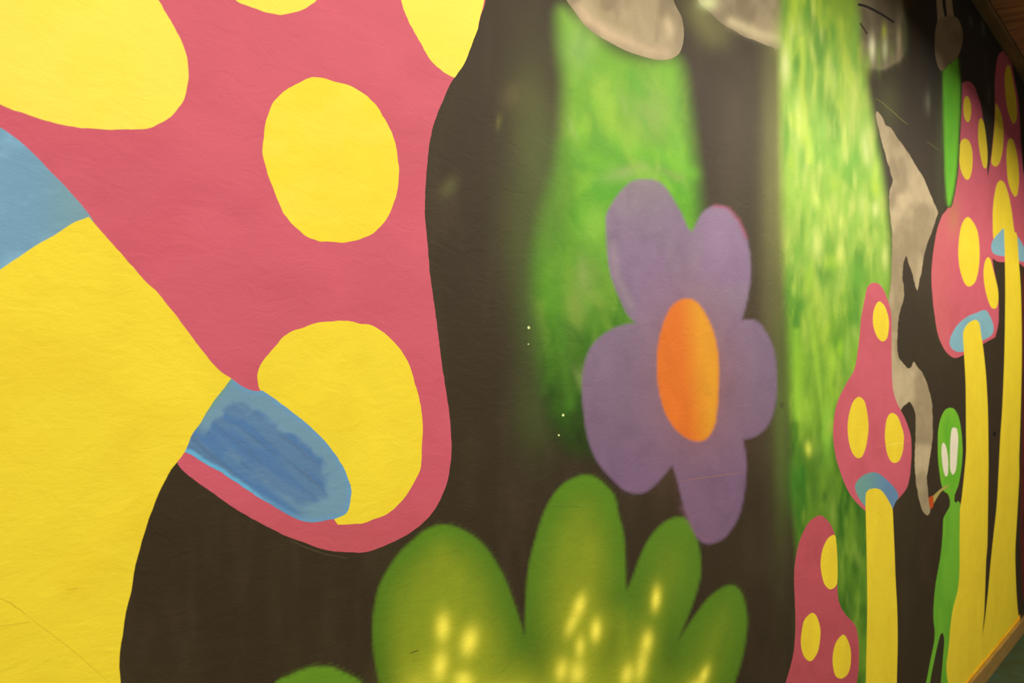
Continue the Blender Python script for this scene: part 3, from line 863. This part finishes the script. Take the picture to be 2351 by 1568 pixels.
def carpet_material():
    m = bpy.data.materials.new('green_carpet'); m.use_nodes = True
    nt = m.node_tree; N = nt.nodes; L = nt.links; b = N['Principled BSDF']
    b.inputs['Roughness'].default_value = .95
    b.inputs['Specular IOR Level'].default_value = .1
    g = N.new('ShaderNodeNewGeometry')
    w = N.new('ShaderNodeTexWave'); w.inputs['Scale'].default_value = 42; w.inputs['Distortion'].default_value = 3
    w.bands_direction = 'X'; w.inputs['Detail'].default_value = 2; w.inputs['Detail Scale'].default_value = 3
    L.new(g.outputs['Position'], w.inputs['Vector'])
    n = N.new('ShaderNodeTexNoise'); n.inputs['Scale'].default_value = 8; n.inputs['Detail'].default_value = 5
    L.new(g.outputs['Position'], n.inputs['Vector'])
    r = N.new('ShaderNodeValToRGB')
    r.color_ramp.elements[0].color = (*(lin((70, 80, 44)) * .85), 1); r.color_ramp.elements[0].position = .35
    r.color_ramp.elements[1].color = (*(lin((66, 88, 66)) * .95), 1); r.color_ramp.elements[1].position = .65
    L.new(n.outputs['Fac'], r.inputs[0])
    mx = N.new('ShaderNodeMixRGB'); mx.blend_type = 'MULTIPLY'; mx.inputs[0].default_value = .35
    L.new(r.outputs[0], mx.inputs[1]); L.new(w.outputs['Color'], mx.inputs[2])
    L.new(mx.outputs[0], b.inputs['Base Color'])
    bp = N.new('ShaderNodeBump'); bp.inputs['Strength'].default_value = .6; bp.inputs['Distance'].default_value = .004
    L.new(w.outputs['Fac'], bp.inputs['Height']); L.new(bp.outputs[0], b.inputs['Normal'])
    return m


M_BASE = wood_material('varnished_skirting_wood', tuple(lin((128, 96, 48))), tuple(lin((150, 116, 60))), .35, (3, 3, 60))
M_PLANK = wood_material('dark_ceiling_wood', tuple(lin((140, 92, 62))), tuple(lin((190, 134, 92))), .6, (14, 2, 14))
M_TRIM = wood_material('top_rail_wood', tuple(lin((112, 88, 52))), tuple(lin((138, 108, 68))), .6, (2, 14, 14))

fl = box('floor', (-2.5, -3.2, -0.05), (9.0, 0.0, 0.0), carpet_material()); fl['kind'] = 'structure'
bb = box('baseboard_left', (-2.5, -0.014, 0.0), (9.0, -0.0, BASE_H), M_BASE, bev=0.003); bb['kind'] = 'structure'
ce = box('ceiling', (-2.5, -3.2, WALL_H + 0.022), (9.0, 0.02, WALL_H + 0.06), M_PLANK); ce['kind'] = 'structure'
rng = random.Random(4)
x0 = -2.5
pl_mesh = None
while x0 < 8.8:
    wd = 0.185
    if pl_mesh is None:
        p = box('plank', (0.003, -3.2, 0.0), (wd - 0.003, -0.05, 0.021), M_PLANK, ce, 0.003); pl_mesh = p
    else:
        p = pl_mesh.copy(); COL.objects.link(p); p.parent = ce
    p.location = (x0, 0, WALL_H + rng.uniform(-0.004, 0.001))
    x0 += wd
wb = box('wall_back', (9.0, -3.2, 0.0), (9.06, 0.02, WALL_H + 0.03), paint_material('dark_end_wall_paint', .6, .12, attr=False, base=lin((70, 58, 42)))); wb['kind'] = 'structure'
tr = box('trim_1', (-2.5, -0.048, WALL_H - 0.012), (9.0, 0.0, WALL_H + 0.022), M_TRIM, bev=0.003); tr['kind'] = 'structure'


bm_ = box('light_cut_beam', (-2.5, -1.20, 2.262), (9.0, -1.15, WALL_H + 0.03), M_TRIM, bev=0.003); bm_['kind'] = 'structure'  # unseen beam, added to cut the lamp light off high on the wall


# ridges and scratches in the plaster: real raised lines, parts of the wall
def ridge(pts, wpx, lev, c, name='scratch'):
    P = [np.array(p, float) for p in pts]
    n = len(P)
    a, b = [], []
    for i in range(n):
        d = P[min(i + 1, n - 1)] - P[max(i - 1, 0)]; d = d / (np.hypot(*d) + 1e-9)
        nn = np.array([-d[1], d[0]]); w = wpx * (0.35 + 0.65 * math.sin(math.pi * (i + .5) / n))
        a.append(P[i] + nn * w / 2); b.append(P[i] - nn * w / 2)
    Q = np.array(a + b[::-1])
    return patch(name, Q, lev, parent=WALL, colour=c, grid=60, mat=M_AIR)


# ================================================================= THE PAINTED FIGURES
# -- airbrushed light in the background forest
o = patch('green_glow', grown(GLOW_A, GLOW_A, 30), 1, own=IA, grid=6, mat=M_AIR)
tag(o, 'hazy bright green airbrushed patch behind the purple flower', 'green patch')
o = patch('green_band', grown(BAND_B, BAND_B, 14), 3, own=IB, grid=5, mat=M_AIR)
tag(o, 'tall streaky yellow-green painted band right of the purple flower', 'green band')
o = patch('green_stripe', grown(STRIPE, STRIPE, 4), 8, own=IS, grid=4, mat=M_AIR)
tag(o, 'narrow plain green vertical stripe beneath the small dim oval, upper right', 'green stripe')

# -- pale shapes
o = patch('pale_oval', jag(OVAL_1, 1.0, 2), 2, own=I1, grid=6, mat=M_PALE)
tag(o, 'beige-grey painted oval at top, directly above the green patch and flower', 'oval')
o = patch('pale_oval', jag(OVAL_2, 1.0, 3), 2, own=I2, grid=6, mat=M_PALE)
tag(o, 'beige painted oval at the top edge running into the left side of the green band', 'oval')
t = thing('pale_oval', 'shaded beige shape with black curved line and white drips, right of the green band', 'oval', 2030, 155)
patch('body', grown(OVAL_3, OVAL_3, 5), 2, parent=t, own=I3, grid=4, mat=M_AIR)
def stroke_poly(pts, w0, w1):
    P = [np.array(p, float) for p in pts]; n = len(P); a = []; b = []
    for i in range(n):
        d = P[min(i + 1, n - 1)] - P[max(i - 1, 0)]; d /= np.hypot(*d)
        nn = np.array([-d[1], d[0]]); w = w0 + (w1 - w0) * i / (n - 1)
        a.append(P[i] + nn * w / 2); b.append(P[i] - nn * w / 2)
    return np.array(a + b[::-1])
BLK = col(40, 33, 22)
patch('black_line', stroke_poly([(1970, 10), (1984, 13), (1996, 18), (2010, 25), (2026, 34), (2040, 43), (2053, 52)], 6, 5), 4, parent=t, colour=BLK, mat=M_AIR)
patch('black_line', stroke_poly([(1975, 53), (1980, 61), (1986, 70), (1991, 78)], 3.5, 3), 4, parent=t, colour=BLK, mat=M_AIR)
t = thing('hanging_oval', 'small dim brown-grey oval hanging from two straps above the green stripe', 'oval', 2180, 160)
for s in STRAP: patch('strap', s, 8, parent=t, colour=col(176, 152, 118), mat=M_PALE, grid=8)
patch('body', OVAL_4, 9, parent=t, colour=tinted(col(150, 132, 100), col(124, 106, 80), 14, 30, 5, .8), mat=M_PALE, grid=5)
o = patch('ragged_shape', jag(RAGGED, 1.6, 5), 4, own=IR, grid=5, mat=M_PALE)
tag(o, 'long pale beige shape with ragged torn edges, right of the green band', 'ragged shape')
o = patch('red_shape', jag(RED, 2, 8), 2, own=IX, grid=6, mat=M_AIR)
tag(o, 'dark red mottled strip at the far right edge beyond the tallest yellow stem', 'red patch')

# -- giant mushroom
t = thing('mushroom', 'giant pink mushroom with big yellow dots and thick yellow stem filling the left half', 'mushroom', -60, 3900)
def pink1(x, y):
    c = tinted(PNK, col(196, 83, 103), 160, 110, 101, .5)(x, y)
    # pink turns darker towards the lower rim, with an uneven start
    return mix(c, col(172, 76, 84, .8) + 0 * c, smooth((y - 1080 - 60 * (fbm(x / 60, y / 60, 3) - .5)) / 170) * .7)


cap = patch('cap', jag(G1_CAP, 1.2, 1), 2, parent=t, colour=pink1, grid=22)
for i, d in enumerate(G1_DOTS):
    patch('dot', jag(d, 1.4, 10 + i), 4, parent=cap, colour=tinted(YEL if i > 2 else col(244, 224, 84), (col(238, 212, 46) if i > 3 else col(242, 222, 74)), 90, 60, 110 + i, .6), grid=20)


def blue_left(x, y):
    c = np.tile(col(112, 158, 192), x.shape + (1,))
    n = fbm(x / 70 + y / 90, y / 40, 120, 4)
    c = mix(c, col(128, 178, 212), smooth((n - .5) * 4) * .8)
    return mix(c, col(120, 158, 172), smooth((x - 60) / 120) * .7)


def blue_right(x, y):
    # coordinate along the crescent's axis (down-right) and across it
    ux, uy = math.cos(math.radians(39)), math.sin(math.radians(39))
    s = (x - 440) * ux + (y - 960) * uy
    v = -(x - 440) * uy + (y - 960) * ux
    c = np.tile(col(84, 120, 162, .85), x.shape + (1,))
    n = fbm(s / 130, v / 16, 131, 4)
    c = mix(c, col(70, 112, 166, .85), smooth((n - .45) * 5) * .8)
    c = mix(c, col(74, 102, 140, .85), smooth((fbm(s / 150, v / 9, 137, 3) - .52) * 5) * .55)
    sd = sdist(G1_GILL_R, x, y, 60)
    # grey-blue loose border on the upper and right side, cyan thin edge low
    top = smooth((46 - sd + 44 * (fbm(x / 38, y / 34, 140) - .5)) / 14) * smooth((-v + 20 + 0.0 * s) / 40 + 0.2)
    right = smooth((62 - sd + 50 * (fbm(x / 34, y / 34, 144) - .5)) / 10) * smooth((s - 300) / 60)
    g = np.clip(np.maximum(top * (v < 60), right), 0, 1)
    c = mix(c, col(106, 144, 170, .85), g * .9)
    c = mix(c, col(96, 146, 190, .85), smooth((14 - sd) / 10) * .7)
    cy = smooth((11 - sd + 6 * (fbm(x / 14, y / 14, 149) - .5)) / 5) * (v > 40) * (s < 370)
    c = mix(c, col(92, 166, 210, .85), cy * .9)
    c = mix(c, col(104, 150, 104, .9), smooth((7 - np.abs((x - 532) * 0.80 + (y - 869) * 0.60)) / 6) * (y < 985) * .6)
    return c


patch('gill', jag(G1_GILL_L, 1.2, 21), 4, parent=t, colour=blue_left, grid=12)
patch('gill', jag(G1_GILL_R, 1.6, 22), 5, parent=t, colour=blue_right, grid=4.5)
patch('stem', jag(G1_STEM, 1.0, 23), 6, parent=t, colour=tinted(YEL, col(236, 208, 46), 180, 120, 150, .6), grid=26)

# -- green plants
t = thing('plant', 'large green plant with four rounded leaves and yellow highlights at bottom centre', 'plant', 1330, 1880)
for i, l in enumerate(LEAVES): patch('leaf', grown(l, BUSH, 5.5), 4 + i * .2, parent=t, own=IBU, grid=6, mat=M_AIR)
t = thing('plant', 'green rounded leaf tip peeking in at the bottom under the giant mushroom cap', 'plant', 740, 1850)
patch('leaf', grown(LEAF_S, LEAF_S, 5.5), 4, parent=t, own=ILS, grid=8, mat=M_AIR)

# -- flower
t = thing('flower', 'purple five-petalled painted flower with orange oval centre', 'flower', 1627, 1249)
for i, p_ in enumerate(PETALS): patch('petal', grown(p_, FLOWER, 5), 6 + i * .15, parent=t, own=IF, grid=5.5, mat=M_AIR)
patch('flower_centre', grown(CENTRE, CENTRE, 4), 7, parent=t, own=IC, grid=5, mat=M_AIR)


def toadstool(label, base, cap_p, dots, gills, stem, lev, pink, yel, blu, seed, group=None):
    t = thing('mushroom', label, 'mushroom', *base)
    c = patch('cap', jag(cap_p, .5, seed), lev, parent=t, colour=pink, grid=7)
    for i, d in enumerate(dots):
        patch('dot', curve(d, 3), lev + 1, parent=c, colour=yel, grid=9)
    for g in gills: patch('gill', g, lev + 2, parent=t, colour=blu, grid=6)
    patch('stem', stem, lev + 3, parent=t, colour=yel, grid=10)
    return t


PN2 = tinted(col(201, 92, 110, .97), col(190, 85, 97, .97), 30, 60, 160, .5)
YE2 = tinted(col(240, 214, 50), col(232, 202, 46), 12, 160, 165, .5)
toadstool('pink mushroom with three yellow dots and yellow stem in front of the streaky green band', (2020, 1870), M2_CAP, M2_DOTS, [M2_GILL], M2_STEM, 5, PN2, YE2,
          lambda x, y: mix(np.tile(col(98, 142, 138, .78), x.shape + (1,)), col(88, 122, 158, .78), smooth((x - 1975) / 70)), 31)
toadstool('pink mushroom cap at the bottom edge, lowest of the pink mushrooms', (1872, 2000), M3_CAP, M3_DOTS, [], M3_STEM, 5,
          tinted(col(176, 76, 88, .85), col(162, 68, 76, .85), 30, 60, 170, .5), YE2, None, 32)
def pink4(x, y):
    c = PN2(x, y)
    c = mix(c, col(206, 104, 104) + 0 * c, smooth((2210 - x) / 60) * .6)
    return mix(c, col(190, 128, 84) + 0 * c, np.exp(-(((x - 2190) / 14) ** 2 + ((y - 500) / 45) ** 2)) * .6)
BL4 = tinted(col(130, 178, 196), col(122, 170, 186), 20, 30, 175, .6)
toadstool('pink mushroom with five yellow dots, its yellow stem touching the green alien', (2215, 1560), M4_CAP, M4_DOTS, [M4_GILL], M4_STEM, 5, pink4, YE2, BL4, 33)
toadstool('tallest pink mushroom at the right edge, its tip almost reaching the wooden ceiling', (2300, 1480), M5_CAP, M5_DOTS, M5_GILLS, M5_STEM, 10, PN2, YE2, BL4, 34)

# -- alien
t = thing('alien', 'thin green big-headed alien with two white slanted eyes standing left of a yellow stem', 'alien', 2150, 1610)
AG = tinted(col(118, 186, 44), col(96, 176, 40), 18, 90, 180, .7)
patch('body', AL_BODY, 4, parent=t, colour=tinted(col(112, 178, 48, .95), col(92, 160, 40, .92), 16, 120, 182, .7), grid=6, mat=M_GLOSS)
hd = patch('head', AL_HEAD, 5, parent=t, colour=AG, grid=6, mat=M_GLOSS)
for e in AL_EYES: patch('eye', curve(e, 3), 6, parent=hd, colour=col(238, 228, 205), grid=8)
t = thing('cigarette', 'tiny rolled cigarette with glowing red tip hanging from the alien mouth', 'cigarette', 2137, 1168)
patch('paper', CIG, 7, parent=t, colour=col(176, 160, 84), grid=8)
patch('ember', CIG_TIP, 8, parent=t, colour=tinted(col(188, 72, 22, .9), col(150, 70, 30), 4, 6, 9, .7), grid=3)

# -- flecks of white paint and the little hole
def disc(cx, cy, rx, ry, n=10):
    a = np.linspace(0, 2 * math.pi, n, endpoint=False)
    return np.c_[cx + rx * np.cos(a) * (1 + .15 * np.sin(3 * a)), cy + ry * np.sin(a)]
for (x, y, r, lb) in [(1214, 752, 3.6, 'largest white paint fleck, on the dark paint left of the flower'), (1213, 790, 1.8, 'faint tiny fleck just below the largest white fleck'),
                      (1293, 953, 3.4, 'white paint fleck on the dim green left of the lower left petal'), (1283, 999, 2.5, 'small white fleck, lowest one, above the green plant')]:
    tag(patch('paint_fleck', disc(x, y, r * .9, r), 3, colour=col(205, 215, 150, .85), grid=9), lb, 'paint fleck', 'white paint flecks left of the flower')
tag(patch('nail_hole', disc(2283, 996, 3, 5), 6, colour=col(12, 10, 8), grid=9, mat=M_AIR), 'small black nail hole between the two rightmost yellow stems', 'hole')

# -- plaster scratches (parts of the wall)
yc = col(232, 198, 44); 
ridge([(0, 1374), (12, 1379), (25, 1384), (34, 1393), (48, 1401), (60, 1412)], 1.6, 6.5, col(190, 152, 34))
ridge([(60, 1412), (100, 1442), (140, 1472), (180, 1504), (215, 1535), (250, 1566)], 1.4, 6.5, col(214, 176, 38))
ridge([(0, 1438), (30, 1434), (70, 1428)], 1.3, 6.5, col(200, 162, 34))
ridge([(150, 1355), (165, 1353), (180, 1350)], 1.3, 6.5, col(190, 150, 34))
ridge([(190, 1347), (250, 1336), (306, 1325)], 1.2, 6.5, col(244, 214, 60))
ridge([(1562, 1104), (1600, 1099), (1650, 1092), (1705, 1084)], 1.5, 7, col(140, 102, 84, .8))
ridge([(2012, 1026), (2030, 1023.5)], 1.3, 8.5, col(216, 118, 96, .95))
ridge([(2036, 1023), (2050, 1020), (2072, 1016)], 1.5, 8.5, col(250, 226, 100, .95))
ridge([(2078, 1014), (2092, 1011)], 1.2, 8.5, col(216, 118, 96, .95))
ridge([(2011, 226), (2026, 236), (2048, 255), (2070, 275), (2085, 286)], 1.6, 4, col(135, 132, 60))
ridge([(2128, 325), (2145, 337), (2160, 346)], 1.6, 4, col(100, 105, 52))
ridge([(1260, 1162), (1290, 1163), (1328, 1164)], 1.3, 5, col(80, 100, 28, .75))
ridge([(941, 1500), (951, 1496), (962, 1493)], 2.2, 5, col(72, 80, 22, .7))
ridge([(1154, 1334), (1160, 1362), (1170, 1390), (1184, 1420)], 1.4, 5, col(70, 100, 22, .7))
ridge([(665, 1240), (700, 1256), (745, 1272), (800, 1282)], 1.8, 2.5, col(78, 66, 48, .8))
ridge([(353, 1222), (380, 1232), (405, 1252)], 1.4, 2.5, col(40, 32, 24))

# -- orange-yellow paint run along the top of the skirting, under the two rightmost stems
bx = np.linspace(2206, 2342, 26)
up = np.c_[bx, floor_line(bx) - (5 + 7 * fbm(bx / 11, bx * 0, 5))]
dn = np.c_[bx, floor_line(bx) - 0.5][::-1]
tag(patch('paint_smear', np.vstack([up, dn]), 15, colour=tinted(col(240, 160, 20, .62), col(232, 176, 30, .62), 9, 9, 7, .8), grid=20, mat=M_AIR),
    'orange-yellow paint smear along the skirting top under the two rightmost stems', 'paint smear')
